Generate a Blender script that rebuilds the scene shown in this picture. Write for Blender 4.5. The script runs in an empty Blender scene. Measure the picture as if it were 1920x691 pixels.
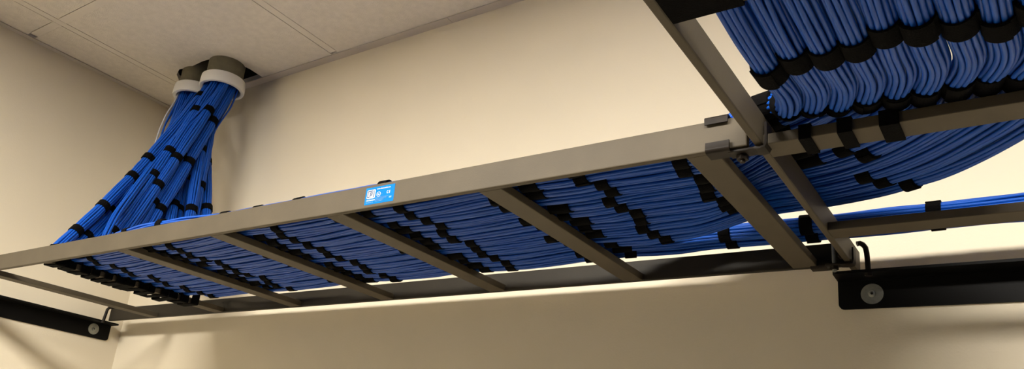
import bpy, bmesh, math, random
import numpy as np
from mathutils import Vector, Matrix
from mathutils.geometry import delaunay_2d_cdt

random.seed(7); rng = np.random.default_rng(11)
PI = math.pi
ZR = 2.20                       # height of the underside of the racks above the floor
COL = bpy.context.scene.collection

# ------------------------------------------------------------------ materials
def mat(name, color, rough=0.5, metal=0.0, spec=0.5, noise=None, bump=None, emit=None):
    m = bpy.data.materials.new(name); m.use_nodes = True
    nt = m.node_tree; b = nt.nodes['Principled BSDF']
    b.inputs['Base Color'].default_value = (*color, 1)
    b.inputs['Roughness'].default_value = rough
    b.inputs['Metallic'].default_value = metal
    b.inputs['Specular IOR Level'].default_value = spec
    tc = nt.nodes.new('ShaderNodeTexCoord')
    if noise:                    # (scale, amount): mottled colour belonging to the surface
        n = nt.nodes.new('ShaderNodeTexNoise'); n.inputs['Scale'].default_value = noise[0]; n.inputs['Detail'].default_value = 6
        nt.links.new(tc.outputs['Object'], n.inputs['Vector'])
        r = nt.nodes.new('ShaderNodeValToRGB'); a = noise[1]
        r.color_ramp.elements[0].position = .3; r.color_ramp.elements[1].position = .7
        r.color_ramp.elements[0].color = (*[c*(1-a) for c in color], 1)
        r.color_ramp.elements[1].color = (*[min(1, c*(1+a)) for c in color], 1)
        nt.links.new(n.outputs['Fac'], r.inputs['Fac']); nt.links.new(r.outputs['Color'], b.inputs['Base Color'])
    if bump:                     # (scale, strength)
        n = nt.nodes.new('ShaderNodeTexNoise'); n.inputs['Scale'].default_value = bump[0]; n.inputs['Detail'].default_value = 4
        nt.links.new(tc.outputs['Object'], n.inputs['Vector'])
        bp = nt.nodes.new('ShaderNodeBump'); bp.inputs['Strength'].default_value = bump[1]; bp.inputs['Distance'].default_value = .002
        nt.links.new(n.outputs['Fac'], bp.inputs['Height']); nt.links.new(bp.outputs['Normal'], b.inputs['Normal'])
    if emit:
        b.inputs['Emission Color'].default_value = (*emit[0], 1); b.inputs['Emission Strength'].default_value = emit[1]
    return m
M = {}
M['wall'] = mat('beige_wall_paint', (.76, .68, .53), .6, noise=(3, .02), bump=(260, .12), spec=.3)
M['tile'] = mat('ceiling_tile', (.78, .72, .64), .9, noise=(55, .05), bump=(420, .5), spec=.1)
M['grid'] = mat('ceiling_grid_paint', (.76, .70, .62), .5, spec=.3)
M['angle'] = mat('wall_angle_paint', (.58, .52, .46), .5, spec=.3)
M['floor'] = mat('floor_tile', (.055, .05, .042), .5, noise=(20, .06))
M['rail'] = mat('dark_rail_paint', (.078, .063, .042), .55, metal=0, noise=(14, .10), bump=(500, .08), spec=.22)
M['rail_shade'] = mat('dark_rail_paint_with_shade', (.022, .018, .012), .5, noise=(14, .10), bump=(500, .08), spec=.2)  # far rail: rail paint darkened, the shade under the cables put into the colour
M['black'] = mat('black_angle_paint', (.0035, .0032, .003), .5, noise=(9, .1), bump=(300, .06), spec=.12)
M['clip'] = mat('oiled_steel', (.014, .010, .007), .5, metal=0, spec=.16, noise=(60, .3))
M['zinc'] = mat('zinc_steel', (.36, .37, .33), .38, metal=.6, noise=(90, .15))
M['socket'] = mat('bolt_socket', (.03, .03, .03), .4, metal=.5)
M['cable'] = mat('blue_cable_jacket', (.0040, .076, .43), .42, spec=.3, bump=(380, .05))
M['cablew'] = mat('grey_white_cable_jacket', (.52, .52, .56), .4)
M['hook'] = mat('black_hook_and_loop', (.0022, .0020, .0022), .95, spec=.08, bump=(700, .5))
M['conduit'] = mat('dusty_conduit', (.15, .135, .085), .7, metal=.15, noise=(22, .35), bump=(60, .3))
M['bushing'] = mat('white_plastic', (.74, .72, .68), .42, bump=(90, .08))
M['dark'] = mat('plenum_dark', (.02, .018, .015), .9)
M['lblue'] = mat('label_blue', (.001, .15, .44), .6, spec=.08)
M['lwhite'] = mat('label_white', (.62, .66, .70), .6)
M['lnavy'] = mat('label_dark_blue', (.004, .035, .13), .5)
M['lpale'] = mat('label_pale_blue', (.10, .30, .62), .5)
M['lamp'] = mat('lamp_diffuser', (.9, .9, .9), .5, emit=((1.0, .94, .84), 78.0))
M['white'] = mat('lamp_frame_white', (.8, .8, .8), .4)

# ------------------------------------------------------------------ helpers
def empty(name, loc, label, cat, group=None):
    o = bpy.data.objects.new(name, None); COL.objects.link(o)
    o.location = (loc[0], loc[1], loc[2]+ZR); o.empty_display_size = .05
    o['label'] = label; o['category'] = cat
    if group: o['group'] = group
    return o
def worldloc(o):
    l = Vector(o.location)
    while o.parent: o = o.parent; l += Vector(o.location)
    return l
def link_mesh(name, verts, faces, material, parent=None, smooth=False, label=None):
    """verts in rack coordinates (z=0 underside of rack)"""
    v = np.asarray(verts, float).reshape(-1, 3).copy(); v[:, 2] += ZR
    if parent is not None: v -= np.array(worldloc(parent))
    me = bpy.data.meshes.new(name); me.from_pydata(v.tolist(), [], [list(map(int, f)) for f in faces])
    me.materials.append(material)
    if smooth: me.polygons.foreach_set('use_smooth', [True]*len(me.polygons))
    me.update()
    o = bpy.data.objects.new(name, me); COL.objects.link(o)
    if parent is not None: o.parent = parent
    if label: o['label'] = label
    return o
class MB:
    def __init__(s): s.bm = bmesh.new()
    def box(s, x0, x1, y0, y1, z0, z1, bevel=0, seg=2, rot=None):
        r = bmesh.ops.create_cube(s.bm, size=1)
        vs = r['verts']
        c = Vector(((x0+x1)/2, (y0+y1)/2, (z0+z1)/2)); d = (abs(x1-x0), abs(y1-y0), abs(z1-z0))
        for v in vs: v.co = Vector((v.co.x*d[0], v.co.y*d[1], v.co.z*d[2]))
        if bevel:
            es = list({e for v in vs for e in v.link_edges})
            r2 = bmesh.ops.bevel(s.bm, geom=es, offset=bevel, segments=seg, affect='EDGES', profile=.5)
            vs = list({v for f in r2['faces'] for v in f.verts} | {v for v in vs if v.is_valid})
        for v in vs:
            p = v.co if rot is None else rot @ v.co
            v.co = p+c
        return s
    def cyl(s, p, q, r0, r1=None, n=24, caps=True, bevel=0):
        r1 = r0 if r1 is None else r1
        p, q = Vector(p), Vector(q); d = q-p
        r = bmesh.ops.create_cone(s.bm, cap_ends=caps, segments=n, radius1=r0, radius2=r1, depth=d.length)
        rot = Vector((0, 0, 1)).rotation_difference(d.normalized()).to_matrix()
        vs = r['verts']
        for v in vs: v.co = rot @ v.co+(p+q)/2
        return s
    def lathe(s, c, prof, n=48, axis='z'):
        """closed profile of (r, h) pairs turned about an axis through c"""
        rings = []
        for k in range(n):
            a = 2*PI*k/n; ring = []
            for r, h in prof:
                p = (r*math.cos(a), r*math.sin(a), h)
                if axis == 'y': p = (p[0], -p[2], p[1])
                if axis == 'x': p = (p[2], p[0], p[1])
                ring.append(s.bm.verts.new((c[0]+p[0], c[1]+p[1], c[2]+p[2])))
            rings.append(ring)
        m = len(prof)
        for k in range(n):
            A, B = rings[k], rings[(k+1) % n]
            for j in range(m): s.bm.faces.new((A[j], B[j], B[(j+1) % m], A[(j+1) % m]))
        return s
    def tube(s, pts, r, n=10):
        v, f = tube_arrays(np.array(pts, float), r, n)
        vs = [s.bm.verts.new(p) for p in v]
        for q in f: s.bm.faces.new([vs[i] for i in q])
        return s
    def build(s, name, material, parent=None, smooth=False, label=None):
        bmesh.ops.recalc_face_normals(s.bm, faces=s.bm.faces)
        s.bm.verts.ensure_lookup_table(); s.bm.verts.index_update()
        v = [tuple(x.co) for x in s.bm.verts]; f = [[q.index for q in x.verts] for x in s.bm.faces]
        o = link_mesh(name, v, f, material, parent, smooth, label)
        if smooth:
            o.data.set_sharp_from_angle(angle=math.radians(35))
        s.bm.free(); return o
def structure(o): o['kind'] = 'structure'; return o
def frames(P):
    T = np.gradient(P, axis=0); T /= np.linalg.norm(T, axis=1)[:, None]
    N = np.zeros_like(P)
    a = np.array([0, 0, 1.]) if abs(T[0][2]) < .9 else np.array([.53, .85, 0])
    n = a-T[0]*(a@T[0]); n /= np.linalg.norm(n); N[0] = n
    for i in range(1, len(P)):
        n = N[i-1]-T[i]*(N[i-1]@T[i]); N[i] = n/np.linalg.norm(n)
    return T, N, np.cross(T, N)
def sweep_faces(m, n):
    a = np.arange(m-1)[:, None]*n; j = np.arange(n)[None, :]; k = (j+1) % n
    f = np.stack([a+j, a+k, a+n+k, a+n+j], -1).reshape(-1, 4).tolist()
    f.append(list(range(n))[::-1]); f.append([(m-1)*n+i for i in range(n)])
    return f
def tube_arrays(P, r, n=8):
    T, N, B = frames(P)
    a = 2*PI*np.arange(n)/n
    V = P[:, None, :]+r*(np.cos(a)[None, :, None]*N[:, None, :]+np.sin(a)[None, :, None]*B[:, None, :])
    return V.reshape(-1, 3), sweep_faces(len(P), n)
def resample(P, step):
    P = np.asarray(P, float); d = np.r_[0, np.cumsum(np.linalg.norm(np.diff(P, axis=0), axis=1))]
    n = max(2, int(d[-1]/step)); s = np.linspace(0, d[-1], n)
    return np.stack([np.interp(s, d, P[:, k]) for k in range(3)], 1)
def smooth(P, k):
    if k < 1: return P
    w = np.exp(-np.linspace(-2, 2, 2*k+1)**2); w /= w.sum()
    a = P[0]; b = P[-1]
    Q = np.vstack([2*a-P[1:k+1][::-1], P, 2*b-P[-k-1:-1][::-1]])
    return np.stack([np.convolve(Q[:, c], w, 'valid') for c in range(3)], 1)

# ------------------------------------------------------------------ dimensions
H = .777                        # ceiling above rack underside
YN, YF, TH, HH = -.5614, -.0832, .0096, .0386
XS = 2.196; RW = .0381; X0R = .285; SP = .3048
XE, YE = 4.4, -4.0              # how far the built room reaches
C_R = (.457, -.127); C_L = (.318, -.125)

# ------------------------------------------------------------------ room shell
mb = MB(); mb.box(-.12, XE, 0, .12, -ZR, H+.45); structure(mb.build('wall_back', M['wall']))
mb = MB(); mb.box(-.12, 0, YE, 0, -ZR, H+.45); structure(mb.build('wall_left', M['wall']))
mb = MB(); mb.box(-.12, XE, YE, .12, -ZR-.1, -ZR); structure(mb.build('floor', M['floor']))
# ceiling: tile field with slots beside the grid tees, small gaps at the tee ends and the ragged cut-out for the conduits
tx = [.175+.0245/2+k*.6375 for k in range(7)]     # tees running away from the back wall
ty = [-.512-k*.6375 for k in range(6)]            # tees running along the back wall
W = .0122
holes = []
for k, x in enumerate(tx):
    y1 = -.0262
    for j, y in enumerate(ty):
        y0 = y+W+.001
        if y1-y0 > .05: holes.append([(x-W-.0042, y0), (x-W, y0), (x-W, y1-.001), (x-W-.0042, y1-.001)])
        if j == 0 and x > .5: holes.append([(x-W+.001, -.036), (x+W-.002, -.036), (x+W-.006, -.0265), (x-W+.001, -.0265)])
        y1 = y-W
for j, y in enumerate(ty[:4]):
    holes.append([(.0215, y-W+.001), (.039, y-W+.001), (.039, y+W-.001), (.0215, y+W-.001)])
    holes.append([(.045, y+W), (.160, y+W), (.160, y+W+.0012), (.045, y+W+.0012)])
    holes.append([(.045, y-W-.001), (.160, y-W-.001), (.160, y-W), (.045, y-W)])
    for x in tx[:5]: holes.append([(x+W+.012, y-W-.001), (x+.60, y-W-.001), (x+.60, y-W), (x+W+.012, y-W)])
cut = [(.205, -.110), (.212, -.128), (.245, -.161), (.283, -.178), (.340, -.172), (.400, -.1765), (.432, -.1745),
       (.441, -.163), (.448, -.1745), (.470, -.171), (.485, -.161), (.494, -.140), (.497, -.118), (.503, -.076), (.500, -.0265), (.235, -.0265), (.212, -.060)]
holes.append(cut)
outer = [(0, 0), (XE, 0), (XE, YE), (0, YE)]
pts = [Vector(p) for p in outer]; edges = [(i, (i+1) % 4) for i in range(4)]; 
for h in holes:
    b = len(pts); pts += [Vector(p) for p in h]; edges += [(b+i, b+(i+1) % len(h)) for i in range(len(h))]
vo, eo, fo, *_ = delaunay_2d_cdt(pts, edges, [], 1, 1e-6)
def inside(p, poly):
    c = False; n = len(poly)
    for i in range(n):
        a, b = poly[i], poly[(i+1) % n]
        if (a[1] > p[1]) != (b[1] > p[1]) and p[0] < (b[0]-a[0])*(p[1]-a[1])/(b[1]-a[1])+a[0]: c = not c
    return c
keep = []
for f in fo:
    c = sum((vo[i] for i in f), Vector((0, 0)))/len(f)
    if not any(inside(c, h) for h in holes): keep.append(list(f))
bm = bmesh.new(); bv = [bm.verts.new((v.x, v.y, H+.001)) for v in vo]
for f in keep: bm.faces.new([bv[i] for i in f])
r = bmesh.ops.extrude_face_region(bm, geom=list(bm.faces))
for g in r['geom']:
    if isinstance(g, bmesh.types.BMVert): g.co.z += .015
bmesh.ops.delete(bm, geom=[v for v in bm.verts if not v.link_faces], context='VERTS')
mb = MB(); mb.bm.free(); mb.bm = bm
ceil = structure(mb.build('ceiling', M['tile']))
n = 1
for x in tx:
    mb = MB(); y1 = -.036
    mb.box(x-W, x+W, YE, y1, H-.0004, H+.003); mb.box(x-.001, x+.001, YE, y1, H+.003, H+.035)
    structure(mb.build('trim_%d' % n, M['grid'])); n += 1
for y in ty:
    mb = MB(); xs = [.0395]+[t for t in tx if t < XE]+[XE]
    for a, b in zip(xs[:-1], xs[1:]):
        mb.box(a+(W+.0006 if a > .1 else 0), b-W-.0006 if b < XE else b, y-W, y+W, H-.0003, H+.003)
    structure(mb.build('trim_%d' % n, M['grid'])); n += 1
# wall angle (L moulding) along both walls, with a joint in the back run
mb = MB(); mb.box(.0205, 1.236, -.0262, 0, H-.0016, H-.0002); mb.box(1.2372, XE, -.0262, 0, H-.0016, H-.0002); mb.box(.0, XE, -.001, 0, H, H+.025)
structure(mb.build('trim_%d' % n, M['angle'])); n += 1
mb = MB(); mb.box(0, .0212, YE, 0, H-.0018, H-.0004); mb.box(0, .001, YE, -.002, H, H+.025)
structure(mb.build('trim_%d' % n, M['angle'])); n += 1
# the dark plenum deck over the tiles
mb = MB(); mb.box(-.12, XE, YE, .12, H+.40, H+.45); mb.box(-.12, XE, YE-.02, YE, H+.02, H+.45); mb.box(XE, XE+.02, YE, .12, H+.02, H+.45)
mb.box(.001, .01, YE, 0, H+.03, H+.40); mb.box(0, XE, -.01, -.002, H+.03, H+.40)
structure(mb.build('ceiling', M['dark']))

# ------------------------------------------------------------------ racks
def rail(mb, x0, x1, y0, y1): mb.box(x0, x1, y0, y1, 0, HH, bevel=.0016, seg=2)
rk = empty('ladder_rack', (1.1, (YN+YF)/2, 0), 'long dark ladder rack along the back wall, carrying a sheet of blue cable', 'ladder rack')
mb = MB(); rail(mb, .061, 2.189, YN, YN+TH); nr = mb.build('stringer', M['rail'], rk)
mb = MB(); rail(mb, .061, 2.194, YF, YF+TH); mb.build('stringer', M['rail_shade'], rk, label='far rail with shade painted into its dark colour')
for i in range(7):
    x = X0R+SP*i
    mb = MB(); mb.box(x, x+RW, YN+TH-.0004, YF+.0004, .0002, .0130, bevel=.0012); mb.build('rung', M['rail'], rk)
XR2 = XS+.4572+TH
rk2 = empty('ladder_rack', ((XS+XR2)/2, -1.0, 0), 'dark ladder rack at right running toward the viewer from the back wall', 'ladder rack')
mb = MB(); mb.box(XS, XS+TH, -2.3, -.024, 0, HH, bevel=.0016); mb.build('stringer', M['rail'], rk2)
mb = MB(); mb.box(XR2-TH, XR2, -2.3, -.024, 0, HH, bevel=.0016); mb.build('stringer', M['rail'], rk2)
for k in range(7):
    y = -.232-SP*k
    mb = MB(); mb.box(XS+TH-.0004, XR2-TH+.0004, y-RW/2, y+RW/2, .0002, .0130, bevel=.0012); mb.build('rung', M['rail'], rk2)

# sticker on the near rail -------------------------------------------------
lx0, lx1, lz0, lz1 = 1.5955, 1.6555, .0052, .0335
def rrect(mb, x0, x1, z0, z1, rad, y, t, n=6, hole=None):
    def loop(x0, x1, z0, z1, rad, yy):
        vs = []
        for cx, cz, a0 in ((x1-rad, z1-rad, 0), (x0+rad, z1-rad, PI/2), (x0+rad, z0+rad, PI), (x1-rad, z0+rad, 1.5*PI)):
            for k in range(n+1):
                a = a0+PI/2*k/n; vs.append(mb.bm.verts.new((cx+rad*math.cos(a), yy, cz+rad*math.sin(a))))
        return vs
    A = loop(x0, x1, z0, z1, rad, y); B = loop(x0, x1, z0, z1, rad, y-t); N_ = len(A)
    if hole is None: mb.bm.faces.new(B); mb.bm.faces.new(A[::-1])
    else:
        C_ = loop(*hole, y); D = loop(*hole, y-t)
        for i in range(N_):
            j = (i+1) % N_
            mb.bm.faces.new((B[i], B[j], D[j], D[i])); mb.bm.faces.new((A[j], A[i], C_[i], C_[j])); mb.bm.faces.new((C_[i], C_[j], D[j], D[i]))
    for i in range(N_):
        j = (i+1) % N_; mb.bm.faces.new((A[i], A[j], B[j], B[i]))
mb = MB(); rrect(mb, lx0, lx1, lz0, lz1, .0012, YN+.0001, .0004)
lab = mb.build('sticker', M['lblue'], rk, label='bright blue maker sticker with white lettering')
YL = YN-.0004
def text_part(body, x, z, size, name, m, sx=1.0, bold=0.0):
    cu = bpy.data.curves.new(name, 'FONT'); cu.body = body; cu.size = size; cu.extrude = .00006; cu.offset = bold
    o = bpy.data.objects.new(name, cu); COL.objects.link(o)
    dg = bpy.context.evaluated_depsgraph_get(); me = bpy.data.meshes.new_from_object(o.evaluated_get(dg))
    bpy.data.objects.remove(o)
    v = np.array([q.co[:] for q in me.vertices]); f = [list(p.vertices) for p in me.polygons]
    V = np.stack([x+v[:, 0]*sx, np.full(len(v), YL-.0001)-v[:, 2], z+v[:, 1]], 1)
    return link_mesh(name, V, f, m, lab)
# logo: white rounded frame, white field, blue strokes
mb = MB(); rrect(mb, lx0+.0035, lx0+.0208, lz0+.0098, lz0+.0243, .0022, YL+.0001, .0002)
mb.build('logo_field', M['lwhite'], lab)
mb = MB(); Y1 = YL-.0005
def bar(a, b, c, d): mb.box(lx0+a-.0001, lx0+b+.0001, Y1, Y1+.0001, lz0+c-.0001, lz0+d+.0001)
bar(.0050, .0063, .0118, .0226); bar(.0050, .0158, .0213, .0226); bar(.0050, .0090, .0113, .0126)      # outer C
bar(.0100, .0112, .0113, .0198); bar(.0100, .0152, .0186, .0198); bar(.0140, .0152, .0150, .0198); bar(.0112, .0152, .0150, .0162)   # P
bar(.0176, .0189, .0113, .0226)                                                                       # I
mb.build('logo_letters', M['lnavy'], lab)
text_part('www.chatsworth.com', lx0+.0235, lz0+.0232, .0034, 'web_address', M['lwhite'], .92, .00003)
text_part('CHATSWORTH', lx0+.0035, lz0+.0058, .0028, 'maker_name', M['lwhite'], .95, .00004)
text_part('PRODUCTS', lx0+.0035, lz0+.0024, .0026, 'maker_name', M['lpale'], 1.1)
mb = MB(); mb.lathe((lx0+.0280, YL, lz0+.0152), [(.0034, 0), (.0041, 0), (.0041, .0001), (.0034, .0001)], 32, 'y'); mb.build('listing_mark', M['lwhite'], lab)
text_part('UL', lx0+.0260, lz0+.0138, .0040, 'listing_mark', M['lwhite'], .8, .00006)
text_part('US', lx0+.0335, lz0+.0142, .0020, 'listing_mark', M['lpale'])
text_part('C E', lx0+.0445, lz0+.0142, .0062, 'ce_mark', M['lwhite'], .78, .00012)
mb = MB()
for z, a, b in ((.0098, .0225, .0490), (.0082, .0225, .0460), (.0066, .0225, .0450), (.0050, .0225, .0400), (.0034, .0225, .0380)):
    mb.box(lx0+a, lx0+b, Y1, Y1+.0001, lz0+z, lz0+z+.0004)
mb.box(lx0+.0510, lx0+.0560, Y1, Y1+.0001, lz0+.0060, lz0+.0088)
mb.build('fine_print', M['lpale'], lab)

# wall angles --------------------------------------------------------------
def extr(poly, axis, a0, a1):
    """closed 2D polygon swept along an axis; returns verts, faces"""
    n_ = len(poly); V = []
    for a in (a0, a1):
        for p in poly: V.append((a, p[0], p[1]) if axis == 'x' else ((p[0], a, p[1]) if axis == 'y' else (p[0], p[1], a)))
    F = [[i, (i+1) % n_, n_+(i+1) % n_, n_+i] for i in range(n_)]+[list(range(n_))[::-1], [n_+i for i in range(n_)]]
    return V, F
HB = .0522; FL = .0521; TB = .0045
def angle_bar(name, axis, a0, a1, label):
    root = empty('support_angle', ((a0+a1)/2 if axis == 'x' else 0, (a0+a1)/2 if axis == 'y' else 0, -HB), label, 'wall bracket')
    bm = bmesh.new()
    # leg plate with a rounded free corner, drawn along the wall
    s = 1 if a1 > a0 else -1; rad = .009
    poly = [(a0, 0), (a1, 0), (a1, -HB)]+[(a0+s*(rad-rad*math.sin(t)), -HB+rad-rad*math.cos(t)) for t in np.linspace(0, PI/2, 7)]
    def put(poly, t0, t1, upright):
        ring = []
        for t in (t0, t1):
            rr = []
            for p, q in poly:
                if axis == 'x': co = (p, -t, q) if upright else (p, q, t)
                else: co = (t, p, q) if upright else (-q, p, t)
                rr.append(bm.verts.new(co))
            ring.append(rr)
        m = len(poly); bm.faces.new(ring[0]); bm.faces.new(ring[1][::-1])
        for i in range(m): bm.faces.new((ring[0][i], ring[0][(i+1) % m], ring[1][(i+1) % m], ring[1][i]))
    put(poly, 0.0002, TB, True)
    fp = [(a0, 0), (a1, 0), (a1, -FL), (a0+s*.006, -FL), (a0+s*.0015, -FL+.003)]
    put(fp, -TB, -.0001, False)
    mb = MB(); mb.bm.free(); mb.bm = bm
    mb.build('angle_bar', M['black'], root)
    return root
def bolt(root, c, axis):
    mb = MB(); mb.lathe(c, [(.0002, .0), (.0170, .0), (.0172, .0006), (.0170, .0014), (.0002, .0014)], 40, axis)
    w = mb.build('washer', M['zinc'], root, True, 'grey zinc washer')
    k = (c[0], c[1]-.0014, c[2]) if axis == 'y' else (c[0]+.0014, c[1], c[2])
    mb = MB(); mb.lathe(k, [(.0022, .0), (.0058, .0), (.0057, .0018), (.0042, .0034), (.0024, .0036), (.0020, .0012)], 28, axis); mb.build('bolt_head', M['zinc'], w, True)
    mb = MB(); mb.lathe(k, [(.00005, .0002), (.0023, .0002), (.0023, .0010), (.00005, .0010)], 6, axis); mb.build('socket', M['socket'], w)
la = angle_bar('a', 'y', -.038, -2.4, 'black steel angle bolted along the left wall under the rack end')
bolt(la, (TB, -.092, -.0255), 'x')
ra = angle_bar('a', 'x', 2.166, 3.8, 'black steel angle bolted to the back wall at lower right')
bolt(ra, (2.218, -TB, -.0285), 'y')

# junction hardware ----------------------------------------------------------
def bent_plate(mb, pts, t, a0, a1, plane):
    """strip of thickness t following 2D pts, swept from a0 to a1 across the plane's normal"""
    P = np.array(pts, float); d = np.gradient(P, axis=0); d /= np.linalg.norm(d, axis=1)[:, None]; nn = np.stack([-d[:, 1], d[:, 0]], 1)
    poly = list(map(tuple, P+nn*t/2))+list(map(tuple, (P-nn*t/2)[::-1]))
    V, F = extr(poly, plane, a0, a1); vs = [mb.bm.verts.new(v) for v in V]
    for f in F: mb.bm.faces.new([vs[i] for i in f])
def arc(c, r, a0, a1, n=6): return [(c[0]+r*math.cos(a), c[1]+r*math.sin(a)) for a in np.linspace(a0, a1, n)]
cl = empty('junction_clamp', (2.17, YN, 0), 'dark steel clamp joining the near rail to the crossing rack', 'clamp')
mb = MB()
bent_plate(mb, [(YN-.0035, .0325), (YN-.0040, .0385)]+arc((YN-.001, .0385), .0032, PI*.95, PI/2, 5)+[(YN+.014, .0417)], .0022, 2.1405, 2.168, 'x')
mb.build('top_hook', M['clip'], cl, True)
mb = MB()
bent_plate(mb, [(YN-.0040, .0085), (YN-.0042, .0010)]+arc((YN-.001, .0005), .0034, PI, 1.5*PI, 5)+[(YN+.016, -.0030)], .0024, 2.142, 2.170, 'x')
mb.build('bottom_hook', M['clip'], cl, True)
mb = MB(); mb.box(2.166, 2.199, YN+.002, YN+.020, -.0050, -.0018, bevel=.0008)
bent_plate(mb, [(2.196, -.0034), (2.202, -.0044), (2.2075, -.0036), (2.2092, .000), (2.2094, .012), (2.2094, .026)], .0026, YN+.001, YN+.021, 'y')
mb.build('link_bar', M['clip'], cl, True)
mb = MB(); mb.cyl((2.1795, YN+.014, -.0140), (2.1795, YN+.014, .0360), .0032, n=14); mb.build('bolt', M['clip'], cl, True)
mb = MB(); mb.cyl((2.1795, YN+.014, -.0110), (2.1795, YN+.014, -.0052), .0068, n=6); mb.build('nut', M['clip'], cl)
cf = empty('junction_clamp', (2.17, YF, 0), 'dark steel clamp joining the far rail to the crossing rack', 'clamp')
mb = MB()
bent_plate(mb, [(YF-.0035, .0085), (YF-.0036, .0010)]+arc((YF-.001, .0005), .0030, PI, 1.5*PI, 5)+[(YF+.013, -.0025)], .0024, 2.142, 2.171, 'x')
mb.build('bottom_hook', M['clip'], cf, True)
mb = MB(); mb.box(2.168, 2.200, YF-.020, YF-.002, -.0046, -.0016, bevel=.0008)
bent_plate(mb, [(2.190, -.0034), (2.2030, -.0044), (2.2080, -.0030), (2.2092, .002), (2.2094, .012), (2.2094, .022)], .0026, YF-.020, YF-.002, 'y')
mb.build('link_bar', M['clip'], cf, True)
mb = MB(); mb.box(2.1900, 2.1935, -.118, -.100, .004, .030, bevel=.0006); mb.build('end_plate', M['clip'], cf, True)
mb = MB(); mb.cyl((2.180, YF-.011, -.0135), (2.180, YF-.011, .034), .0032, n=14); mb.build('bolt', M['zinc'], cf, True)
mb = MB(); mb.cyl((2.180, YF-.011, -.0100), (2.180, YF-.011, -.0048), .0068, n=6); mb.build('nut', M['clip'], cf)
jh = empty('hook_bolt', (2.215, -.05, 0), 'black curved hook bolt beside the rack end above the right wall angle', 'hook bolt')
mb = MB(); mb.tube([(2.2085, -.060, .041), (2.2125, -.058, .0425), (2.2165, -.055, .0405), (2.2195, -.052, .036), (2.2205, -.050, .028), (2.2208, -.048, .018), (2.2208, -.046, .0), (2.2208, -.0455, -.010)], .0042, 12)
mb.build('hook', M['clip'], jh, True)
mb = MB(); mb.cyl((2.2208, -.0455, -.0096), (2.2208, -.0455, -.0050), .0062, n=6); mb.build('nut', M['clip'], jh)
jl = empty('hook_bolt', (.064, YF, 0), 'small dark hook bolt over the far rail end above the left wall angle', 'hook bolt')
mb = MB(); mb.tube([(.055, YF-.012, -.008), (.055, YF-.010, .010), (.0555, YF-.008, .034), (.057, YF-.004, .041), (.060, YF+.004, .0435), (.064, YF+.012, .041)], .0045, 12)
mb.build('hook', M['clip'], jl, True)
mb = MB(); mb.cyl((.055, YF-.012, -.0092), (.055, YF-.012, -.0046), .0062, n=6); mb.build('nut', M['clip'], jl)

# ------------------------------------------------------------------ conduits
def conduit(c, label, lb):
    r_ = empty('conduit', (c[0], c[1], H-.04), label, 'conduit')
    mb = MB(); mb.lathe((c[0], c[1], 0), [(.0525, .706), (.0540, .706), (.0540, H+.38), (.0515, H+.38), (.0515, .706)], 56); mb.build('pipe', M['conduit'], r_, True, 'dusty olive grey pipe')
    mb = MB(); zb = .689
    mb.lathe((c[0], c[1], 0), [(.0535, zb+.006), (.0555, zb+.0012), (.0600, zb), (.0648, zb+.0015), (.0665, zb+.006), (.0662, zb+.020), (.0652, zb+.0345), (.0630, zb+.0365), (.0542, zb+.0365), (.0542, zb+.016), (.0540, zb+.015)], 64)
    mb.build('bushing', M['bushing'], r_, True, lb)
    return r_
conduit(C_R, 'right of the two ceiling conduits, nearer and larger in view, with a white collar', 'white plastic collar')
conduit(C_L, 'left of the two ceiling conduits, partly hidden, with a white collar', 'white plastic collar')

# ------------------------------------------------------------------ cable bundles
CR = .0026
EL = np.array([.53, .85, 0]); EC = np.array([.85, -.53, 0])     # to the viewer's right, toward the viewer
NB = 13; PY_ = .0297
exits = {0: ('R', -.034, -.004), 1: ('L', .002, .030), 2: ('L', .028, .006), 3: ('R', -.020, .024), 4: ('R', .006, .034), 5: ('R', -.003, .004),
         6: ('R', .026, .014), 7: ('R', .016, -.030), 8: ('L', -.028, .012), 9: ('L', -.022, -.022), 10: ('L', .012, -.022), 11: ('R', -.012, -.024), 12: ('L', .034, -.012)}
names_ord = ['lying against the near rail', 'second back from the near rail', 'third back from the near rail', 'fourth back from the near rail', 'fifth back from the near rail',
             'sixth back from the near rail', 'middle one of thirteen across the rack', 'sixth from the back of the rack', 'fifth from the back of the rack',
             'fourth from the back of the rack', 'third from the back of the rack', 'second from the back, running straight at right', 'backmost, beside the far rail']
def exit_pt(i):
    s, a, b = exits[i]; c = C_R if s == 'R' else C_L
    return np.array([c[0], c[1], 0])+EL*a+EC*b
def sm(t): t = min(1, max(0, t)); return t*t*(3-2*t)
def zp(y):                       # height along the crossing rack, sagging between rungs
    ph = ((-.537-y) % SP)/SP
    return .0280-.0165*math.sin(PI*ph)**1.3
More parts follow.
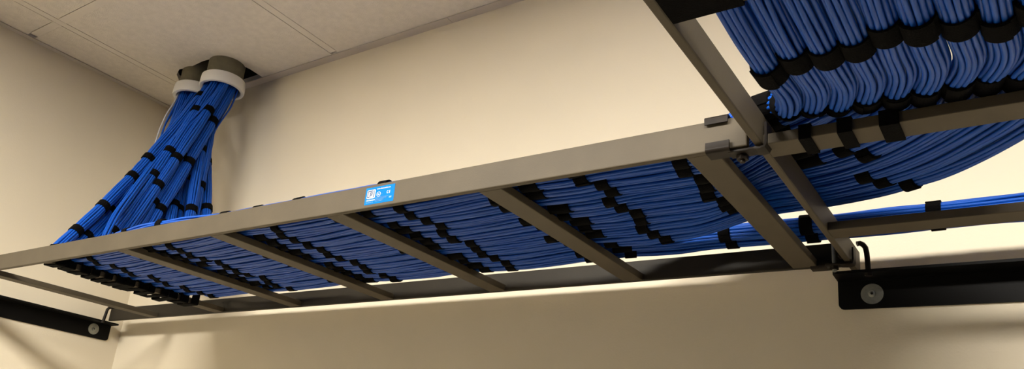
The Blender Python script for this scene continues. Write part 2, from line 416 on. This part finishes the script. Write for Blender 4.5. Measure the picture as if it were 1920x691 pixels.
def bundle_path(i, up_=0.0, ex=None):
    e = exit_pt(i) if ex is None else ex; y = -.5372+PY_*i+rng.normal(0, .0006)
    xb = .578 if i < 3 else (.572-.004*(i-3) if i < 7 else .535 if i < 8.2 else .608)
    if i == 12: xb = .668
    up = [e+[0, 0, .86], e+[0, 0, .70]]
    land = np.array([xb+.5*up_, y, .027+up_])
    # the fan: straight runs with a light outward bow
    mids = []
    d = land-up[1]
    bow = {0: (0, 0, -.024), 1: (0, 0, -.034), 2: (0, 0, -.030), 8: (-.020, 0, -.01), 9: (.004, 0, 0), 12: (.004, .0, 0)}.get(i, (0, .0, -.012))
    for t in (.25, .5, .75): mids.append(up[1]+d*t+np.array(bow)*math.sin(PI*t)*1.5)
    A = resample(np.vstack([up, mids, [land]]), .008)
    B = []
    xs = np.arange(xb+.01, 2.17, .01)
    yoff = rng.uniform(-1, 1, 4)
    for x in xs:
        yy = y; zz = .0272
        if i >= 11:
            t = np.clip((x-1.76)/.24, 0, 1); t = t*t*(3-2*t)
            yy = y+(.072 if i == 11 else .078)*t; zz = .0272+(.0535-.0272)*t
        else:
            t = np.clip((x-(2.145 if i < 3 else 2.115 if i < 5 else 2.115-.022*(i-4)))/(.050 if i < 3 else .075 if i < 5 else .075+.012*(i-4)), 0, 1); t = t*t*(3-2*t); zz = .0272+(.0535-.0272)*t
        w = .5-.5*math.cos(2*PI*((x-X0R) % SP)/SP)
        zz -= .0035*w*(x < 1.95)
        B.append((x, yy+.0011*math.sin(7*x+yoff[0]*3)+.0008*math.sin(17*x+yoff[1]*3), zz+.0008*math.sin(11*x+yoff[2]*3)))
    B = np.array(B)
    B[:, 2] += up_
    if i >= 11:
        xs = np.arange(2.17, 3.6, .012); yl = B[-1][1]
        Cc = np.array([(x, yl+.0012*math.sin(6*x+yoff[3]), .0535+.001*math.sin(5*x)) for x in xs])
    else:
        yc = -.580; a = .068+.0266*i; b = y-yc
        th = np.linspace(PI/2, 0, 14+int(5*i))
        Cc = [(2.17+a*math.cos(t), yc+b*math.sin(t), .0280+.0255*sm(math.sin(t)/.7)) for t in th]
        xe = 2.17+a
        for q in np.arange(yc-.01, -2.2, -.01):
            bulge = .005*math.sin(PI*min(1, max(0, (-.575-q)/.10)))
            Cc.append((xe+.0145*sm((-.580-q)/.075)-.004*sm((-.70-q)/.12)+bulge+.0012*math.sin(9*q+i), q, zp(q)+.0012*math.sin(i*2.1)))
        Cc = np.array(Cc); Cc[:, 2] += up_
    P = resample(np.vstack([A, B, Cc]), .0118)
    return smooth(P, 4), P
def wander(n, ds, amp, lam):
    s = np.arange(n)*ds; out = np.zeros(n)
    for k in range(4): out += np.sin(2*PI*s/(lam*rng.uniform(.6, 1.8))+rng.uniform(0, 6.28))*rng.uniform(.4, 1)
    return amp*out/2
def strap_mesh(P, T, N, B, k, rb, w=.020, th=.0016, squash=1.0):
    """band of hook-and-loop around the bundle centred on sample k, with an overlapping tab"""
    c, t, n_, b = P[k], T[k], N[k], B[k]
    V = []; F = []
    def band(a0, a1, r, thick, w, m, closed):
        base = len(V); st = np.linspace(a0, a1, m, endpoint=not closed)
        for a in st:
            d = n_*math.cos(a)*squash+b*math.sin(a)
            for rr, s in ((r, -w/2), (r+thick, -w/2+.0006), (r+thick, w/2-.0006), (r, w/2)): V.append(c+d*rr+t*s)
        L = m if closed else m-1
        for q in range(L):
            A_ = base+q*4; B_ = base+((q+1) % m)*4
            for j in range(4): F.append([A_+j, A_+(j+1) % 4, B_+(j+1) % 4, B_+j])
        if not closed: F.append([base, base+1, base+2, base+3]); F.append([base+(m-1)*4+j for j in (3, 2, 1, 0)])
    band(0, 2*PI, rb, th, w, 28, True)
    a0 = rng.uniform(0, 2*PI); band(a0, a0+rng.uniform(1.2, 2.2), rb+th*.9, th, w*rng.uniform(.9, 1.05), 10, False)
    return V, F
def make_bundle(i, P, ncab, straps, label, group, rest=None, wide={}):
    T, N, B = frames(P)
    R0 = CR*1.01/math.sin(PI/ncab)
    ds = .0118; n = len(P)
    root = empty('cable_bundle', P[int(n*.45)] if rest is None else rest, label, 'cable bundle', group)
    tight = np.zeros(n)
    for k in straps: tight = np.maximum(tight, np.exp(-((np.arange(n)-k)*ds/.028)**2))
    twist = wander(n, ds, .25, .9)
    fan_ = np.clip((P[:, 2]-.10)/.08, 0, 1)*(1-np.clip((P[:, 2]-.60)/.06, 0, 1))
    for c in range(ncab+(6 if ncab > 10 else 0)):
        dth = wander(n, ds, .085, .28)*(1-.7*tight)
        dr = (wander(n, ds, .0011, .22)+.0005)*(1-tight)
        if c < ncab: th = 2*PI*c/ncab+twist+dth; r = R0+dr+fan_*(1-tight)*(.0004+np.abs(wander(n, ds, .0011, .2)))
        else: th = 2*PI*(c-ncab)/6+twist; r = R0-2.0*CR+0*dr
        Q = P+N*(r*np.cos(th))[:, None]+B*(r*np.sin(th))[:, None]
        V, F = tube_arrays(Q, CR*.99, 8)
        link_mesh('cable', V, F, M['cable'], root, True)
    for k in straps:
        V, F = strap_mesh(P, T, N, B, int(np.clip(k, 2, n-3)), R0+CR+.0003, wide.get(k, .020))
        link_mesh('strap', V, F, M['hook'], root, False)
    return root
def nearest(P, q, mask=None):
    d = ((P-np.array(q))**2).sum(1)
    return int(d.argmin())
def rung_tie(root, y, xa, xb, w):
    """strap looped round the first rung and the bundle that turns over it"""
    zt = .046; rad = .012
    def ring(o):
        L_ = []
        for cx, cz, a0 in ((xb+o-rad, zt+o-rad, 0), (xa-o+rad, zt+o-rad, PI/2), (xa-o+.004, -.0012-o+.004, PI), (xb+o-.004, -.0012-o+.004, 1.5*PI)):
            r_ = rad if cz > .01 else .004
            for t in np.linspace(a0, a0+PI/2, 5): L_.append((cx+r_*math.cos(t), cz+r_*math.sin(t)))
        return L_
    I, O = ring(0), ring(.0022); V = []; F = []; m = len(I); sk = .004*math.sin(y*90)
    for yy, L_ in ((y-w/2, I), (y-w/2, O), (y+w/2, O), (y+w/2, I)): V += [(p[0], yy+sk*(p[0]-.6)/.03, p[1]+.0012*math.sin(p[0]*300+y*70)) for p in L_]
    for j in range(m):
        k = (j+1) % m
        for q in range(4): F.append([q*m+j, q*m+k, ((q+1) % 4)*m+k, ((q+1) % 4)*m+j])
    link_mesh('strap', V, F, M['hook'], root)
# straps of the fan: (bundle, height above the rack)
fan = {0: [.645, .375, .305, .195, .10], 1: [.42, .31, .20, .10], 2: [.435, .325, .185, .09], 3: [.575, .41, .325, .13], 4: [.59, .395, .295, .12], 5: [.555, .415, .255], 6: [.565, .405, .24, .10],
       7: [.30, .14], 8: [.26, .12], 9: [.365, .15], 10: [.385, .13], 11: [.35, .12], 12: [.46, .29, .10]}
rowx = [1.003, 1.319, 1.629, 1.955]
paths = {}
for i in range(NB):
    P, _ = bundle_path(i); paths[i] = P; y = P[nearest(P, (1.3, -.537+PY_*i, .027))][1]; st = []; wide = {}
    for z in fan[i]:
        seg = np.where(P[:, 0] < .66)[0]; seg = seg[P[seg, 2] < .69]
        st.append(int(seg[np.abs(P[seg, 2]-z).argmin()]))
    g = lambda x: nearest(P, (x, y, .027))
    st.append(g(.612+.004*math.sin(i*1.9)))                           # against the first rung under the fan
    st.append(g(.703+.018*math.sin(i*2.3)))
    for r_ in rowx:
        if i >= 11 and r_ > 1.9: continue
        st.append(g(r_+.009*math.sin(i*1.7+r_*5)))
    for kx, rx in enumerate((.895, 1.1996, 1.5044, 1.809, 2.114)):
        if (i+kx) % 3 != 1 or kx == 4:
            if i < 9 or kx % 2: st.append(g(rx-.016-.010*((i*7+kx*3) % 3)/2))
        if kx < 4 and (i*5+kx) % 6: wide[g(rx+RW+.017+.004*math.sin(i*4.1+kx))] = .028+.007*math.sin(i*2.7+kx*1.3)
    if i < 11:
        xx = 2.17+.068+.0266*i
        wide[nearest(P, (xx+.016, [-.688, -.708, -.708, -.704, -.715, -.717, -.704, -.688, -.702, -.710, -.700][i], .012))] = .027
        wide[nearest(P, (xx+.001, -.565-.003*math.sin(i*2.3), .027))] = .040
        if i < 6: wide[nearest(P, (2.205+.002*i, y-.004, .052))] = .030
        st.append(nearest(P, (xx+.010, -.872+.006*math.sin(i*2.0), .027)))
        st.append(nearest(P, (xx+.010, -1.16+.006*math.sin(i*2.0), .027)))
    if i == 10: st += [nearest(P, (2.312, -.292, .053)), nearest(P, (2.47, -.47, .053))]
    if i in (8, 9): st.append(nearest(P, (2.268, -.330, .053)))
    if i in (5, 6): st.append(nearest(P, (2.262, -.425, .053)))
    if i in (8, 9): st.append(nearest(P, (2.43, -.445-.004*i, .053)))
    if i >= 11: st += [nearest(P, (2.025, y+.07, .053)), nearest(P, (2.150, y+.075, .053)), nearest(P, (2.325, y+.075, .053)), nearest(P, (2.75, y+.07, .053))]
    st += list(wide)
    root = make_bundle(i, P, 13, sorted(set(st)), 'bundle of blue cables in black straps, %s' % names_ord[i], 'blue cable bundles filling the long rack', rest=(1.3, y, .013), wide=wide)
    rung_tie(root, y, .588-.0042*i+.004*math.sin(i*3.1) if i < 11 else .575, X0R+SP+RW+.003, .021+.003*math.sin(i*1.3))
# added unseen second layer over the back of the sheet, shading far rail and wall; it sweeps round on top of the outer bundles
for i, (a_, b_), lb in ((8.5, (.001, .001), 'blue cable bundle added on top to shade the far rail, frontmost of three'), (9.5, (-.005, -.036), 'blue cable bundle added on top to shade the far rail, middle of three'),
                        (10.5, (-.030, -.020), 'blue cable bundle added on top to shade the far rail, nearest the back wall')):
    P, _ = bundle_path(i, .0235, np.array([*(C_L if i < 10 else C_R), 0])+EL*a_+EC*b_); y = -.5372+PY_*i
    st = [nearest(P, (x+.008*math.sin(i*5+x), y, .051)) for x in (.70, 1.01, 1.33, 1.64, 1.93)]
    sg = np.where((P[:, 0] < .64) & (P[:, 2] < .69))[0]; st += [int(sg[np.abs(P[sg, 2]-z).argmin()]) for z in (.47, .27)]
    make_bundle(i, P, 13, st, lb, 'added upper layer of blue cable bundles shading the far rail', rest=(1.3, y, .037))
# slim bundle riding on top of the front one, just showing over the near rail
e = np.array([C_R[0], C_R[1], 0])+EL*.012+EC*.040
P = np.vstack([[e+[0, 0, .86], e+[0, 0, .70]], [(.50, -.29, .40), (.575, -.41, .17), (.625, -.45, .090), (.69, -.475, .062), (.80, -.510, .060), (.95, -.524, .0585), (1.08, -.527, .0535), (1.2, -.526, .0478), (1.35, -.526, .0476), (1.5, -.526, .0490),
     (1.62, -.526, .0478), (1.75, -.520, .0475), (1.88, -.500, .0490), (2.0, -.475, .0490), (2.09, -.460, .0500), (2.14, -.455, .056), (2.19, -.452, .074), (2.235, -.458, .077), (2.275, -.485, .072), (2.298, -.54, .054), (2.306, -.60, .043), (2.308, -.66, .036), (2.306, -.842, .0500), (2.306, -.99, .035), (2.306, -1.147, .0500), (2.306, -1.5, .045), (2.306, -2.2, .045)]])
P = smooth(resample(P, .0118), 5)
st = [nearest(P, (2.20, -.452, .076)), nearest(P, (2.222, -.455, .076))]+[nearest(P, (x, -.531, .055)) for x in (.845, .985, 1.195, 1.293, 1.395, 1.596)]
make_bundle(20, P, 7, st, 'slim bundle of blue cables riding on top just behind the near rail', None, rest=(1.3, -.531, .045))

# straps tying the front bundles down to the crossing rung: wrapped round the rung itself
for x, yr, w, lab_ in ((2.238, -.842, .062, 'wide black strap round the next crossing rung, at the top edge of view'), (2.2505, -.537, .0130, 'black strap round the crossing rung, leftmost of three'), (2.291, -.537, .0150, 'black strap round the crossing rung, middle of three'), (2.334, -.537, .0190, 'black strap round the crossing rung, rightmost and widest of three')):
    mb = MB(); y0, y1 = yr-RW/2-.0006, yr+RW/2+.0006
    z0, z1 = -.0006, .014
    o_ = [(y0-.0016, z0-.0016), (y1+.0016, z0-.0016), (y1+.0016, z1+.0016), (y0-.0016, z1+.0016)]; i_ = [(y0, z0), (y1, z0), (y1, z1), (y0, z1)]
    sh = .004
    R_ = []
    for xx in (x-w/2, x+w/2):
        R_.append([[mb.bm.verts.new((xx+(-sh if p[1] < 0 else sh)*0+p[0]*0, p[0], p[1])) for p in L_] for L_ in (o_, i_)])
    for j in range(4):
        k = (j+1) % 4
        mb.bm.faces.new((R_[0][0][j], R_[0][0][k], R_[1][0][k], R_[1][0][j])); mb.bm.faces.new((R_[0][1][j], R_[1][1][j], R_[1][1][k], R_[0][1][k]))
        for q in (0, 1): mb.bm.faces.new((R_[q][0][j], R_[q][0][k], R_[q][1][k], R_[q][1][j]))
    o = mb.build('tie_strap', M['hook']); o['label'] = lab_; o['category'] = 'cable strap'; o['group'] = 'black straps round the crossing rungs'

# loose cables ----------------------------------------------------------------
def loose(pts, m, label, cat='cable'):
    V, F = tube_arrays(smooth(resample(np.array(pts, float), .008), 5), CR, 10)
    o = link_mesh('loose_cable', V, F, m, None, True); o['label'] = label; o['category'] = cat
    return o
def cr(a, b): return list(np.array([C_R[0], C_R[1], 0])+EL*a+EC*b)
for k, (da, lab_) in enumerate(((0, 'single blue cable bowing out right of the conduit fan, outermost of the two loose ones'), (1, 'single blue cable bowing out right of the fan, inner of the two loose ones'))):
    a, b_, _ = cr(.045-.007*da, .008+.002*da)
    loose([(a, b_, 1.1), (a, b_, .70), (a-.006-.006*da, b_-.006, .64), (.478-.006*da, -.130, .56), (.462-.004*da, -.134, .49), (.466-.003*da, -.138, .42), (.492, -.143, .34), (.535, -.150+.006*da, .24), (.60, -.158, .12), (.655, -.165+.006*da, .062), (.75, -.168+.006*da, .047), (1.1, -.170+.006*da, .046)], M['cable'], lab_)
a, b_ = C_L[0]+EL[0]*-.047+EC[0]*.004, C_L[1]+EL[1]*-.047+EC[1]*.004
loose([(a, b_, 1.1), (a, b_, .71), (a-.004, b_-.003, .67), (.284, -.184, .62), (.280, -.192, .56), (.292, -.201, .49), (.335, -.20, .40), (.40, -.215, .28), (.47, -.235, .16), (.54, -.245, .085), (.64, -.25, .050), (.9, -.252, .048)], M['cablew'], 'single pale grey cable hanging at the left edge of the left conduit')
for k, (px, py_, lb) in enumerate(((.292, -.152, 'blue cable hanging loose from the left conduit, beside the pale grey one'), (.303, -.163, 'blue cable hanging loose from the left conduit, nearest the viewer'))):
    loose([(px, py_, 1.1), (px, py_, .71), (px-.002, py_-.008, .66), (.293+.008*k, -.186-.004*k, .58), (.302+.010*k, -.196-.004*k, .50), (.345+.008*k, -.206-.004*k, .40), (.41, -.223-.006*k, .27), (.48, -.240-.006*k, .16), (.55, -.252-.006*k, .085), (.65, -.256-.006*k, .050), (.9, -.258-.006*k, .048)], M['cable'], lb)

# ------------------------------------------------------------------ lamps
def troffer(x, y, label, lx=1.2, ly=.6):
    r_ = empty('ceiling_light', (x, y, H), label, 'ceiling light', 'recessed ceiling lights')
    mb = MB(); t = .025
    for a in ((x-lx/2, x+lx/2, y-ly/2, y-ly/2+t), (x-lx/2, x+lx/2, y+ly/2-t, y+ly/2), (x-lx/2, x-lx/2+t, y-ly/2+t, y+ly/2-t), (x+lx/2-t, x+lx/2, y-ly/2+t, y+ly/2-t)): mb.box(*a, H-.006, H-.0006)
    mb.build('frame', M['white'], r_)
    mb = MB(); mb.box(x-lx/2+t, x+lx/2-t, y-ly/2+t, y+ly/2-t, H-.004, H-.001); mb.build('diffuser', M['lamp'], r_)
troffer(1.1, -2.15, 'recessed ceiling light behind the viewer, toward the left wall')
troffer(3.0, -2.15, 'recessed ceiling light behind the viewer, toward the right')

# the rest of the warm lit room beyond what is built
w = bpy.data.worlds.new('room_ambient'); bpy.context.scene.world = w; w.use_nodes = True
bg = w.node_tree.nodes['Background']; bg.inputs['Color'].default_value = (1.0, .88, .70, 1); bg.inputs['Strength'].default_value = .07

# ------------------------------------------------------------------ camera
cd = bpy.data.cameras.new('camera'); cam = bpy.data.objects.new('camera', cd); COL.objects.link(cam)
yaw, pit, rol = .6329, .3127, .1023
fw = Vector((-math.sin(yaw)*math.cos(pit), math.cos(yaw)*math.cos(pit), math.sin(pit))); rt = Vector((math.cos(yaw), math.sin(yaw), 0)); up = rt.cross(fw)
r2 = rt*math.cos(rol)+up*math.sin(rol); u2 = -rt*math.sin(rol)+up*math.cos(rol)
m = Matrix((r2, u2, -fw)).transposed().to_4x4(); m.translation = Vector((2.446, -1.3796, -.4058+ZR)); cam.matrix_world = m
cd.sensor_width = 36; cd.sensor_fit = 'HORIZONTAL'; cd.lens = 1488.4/1920*36
cd.shift_x = 39.13/1920; cd.shift_y = 104.48/1920; cd.clip_start = .02
sc = bpy.context.scene; sc.camera = cam
vs = sc.view_settings; vs.view_transform = 'Standard'; vs.look = 'None'; vs.exposure = 0.0; vs.gamma = 1; vs.use_curve_mapping = False
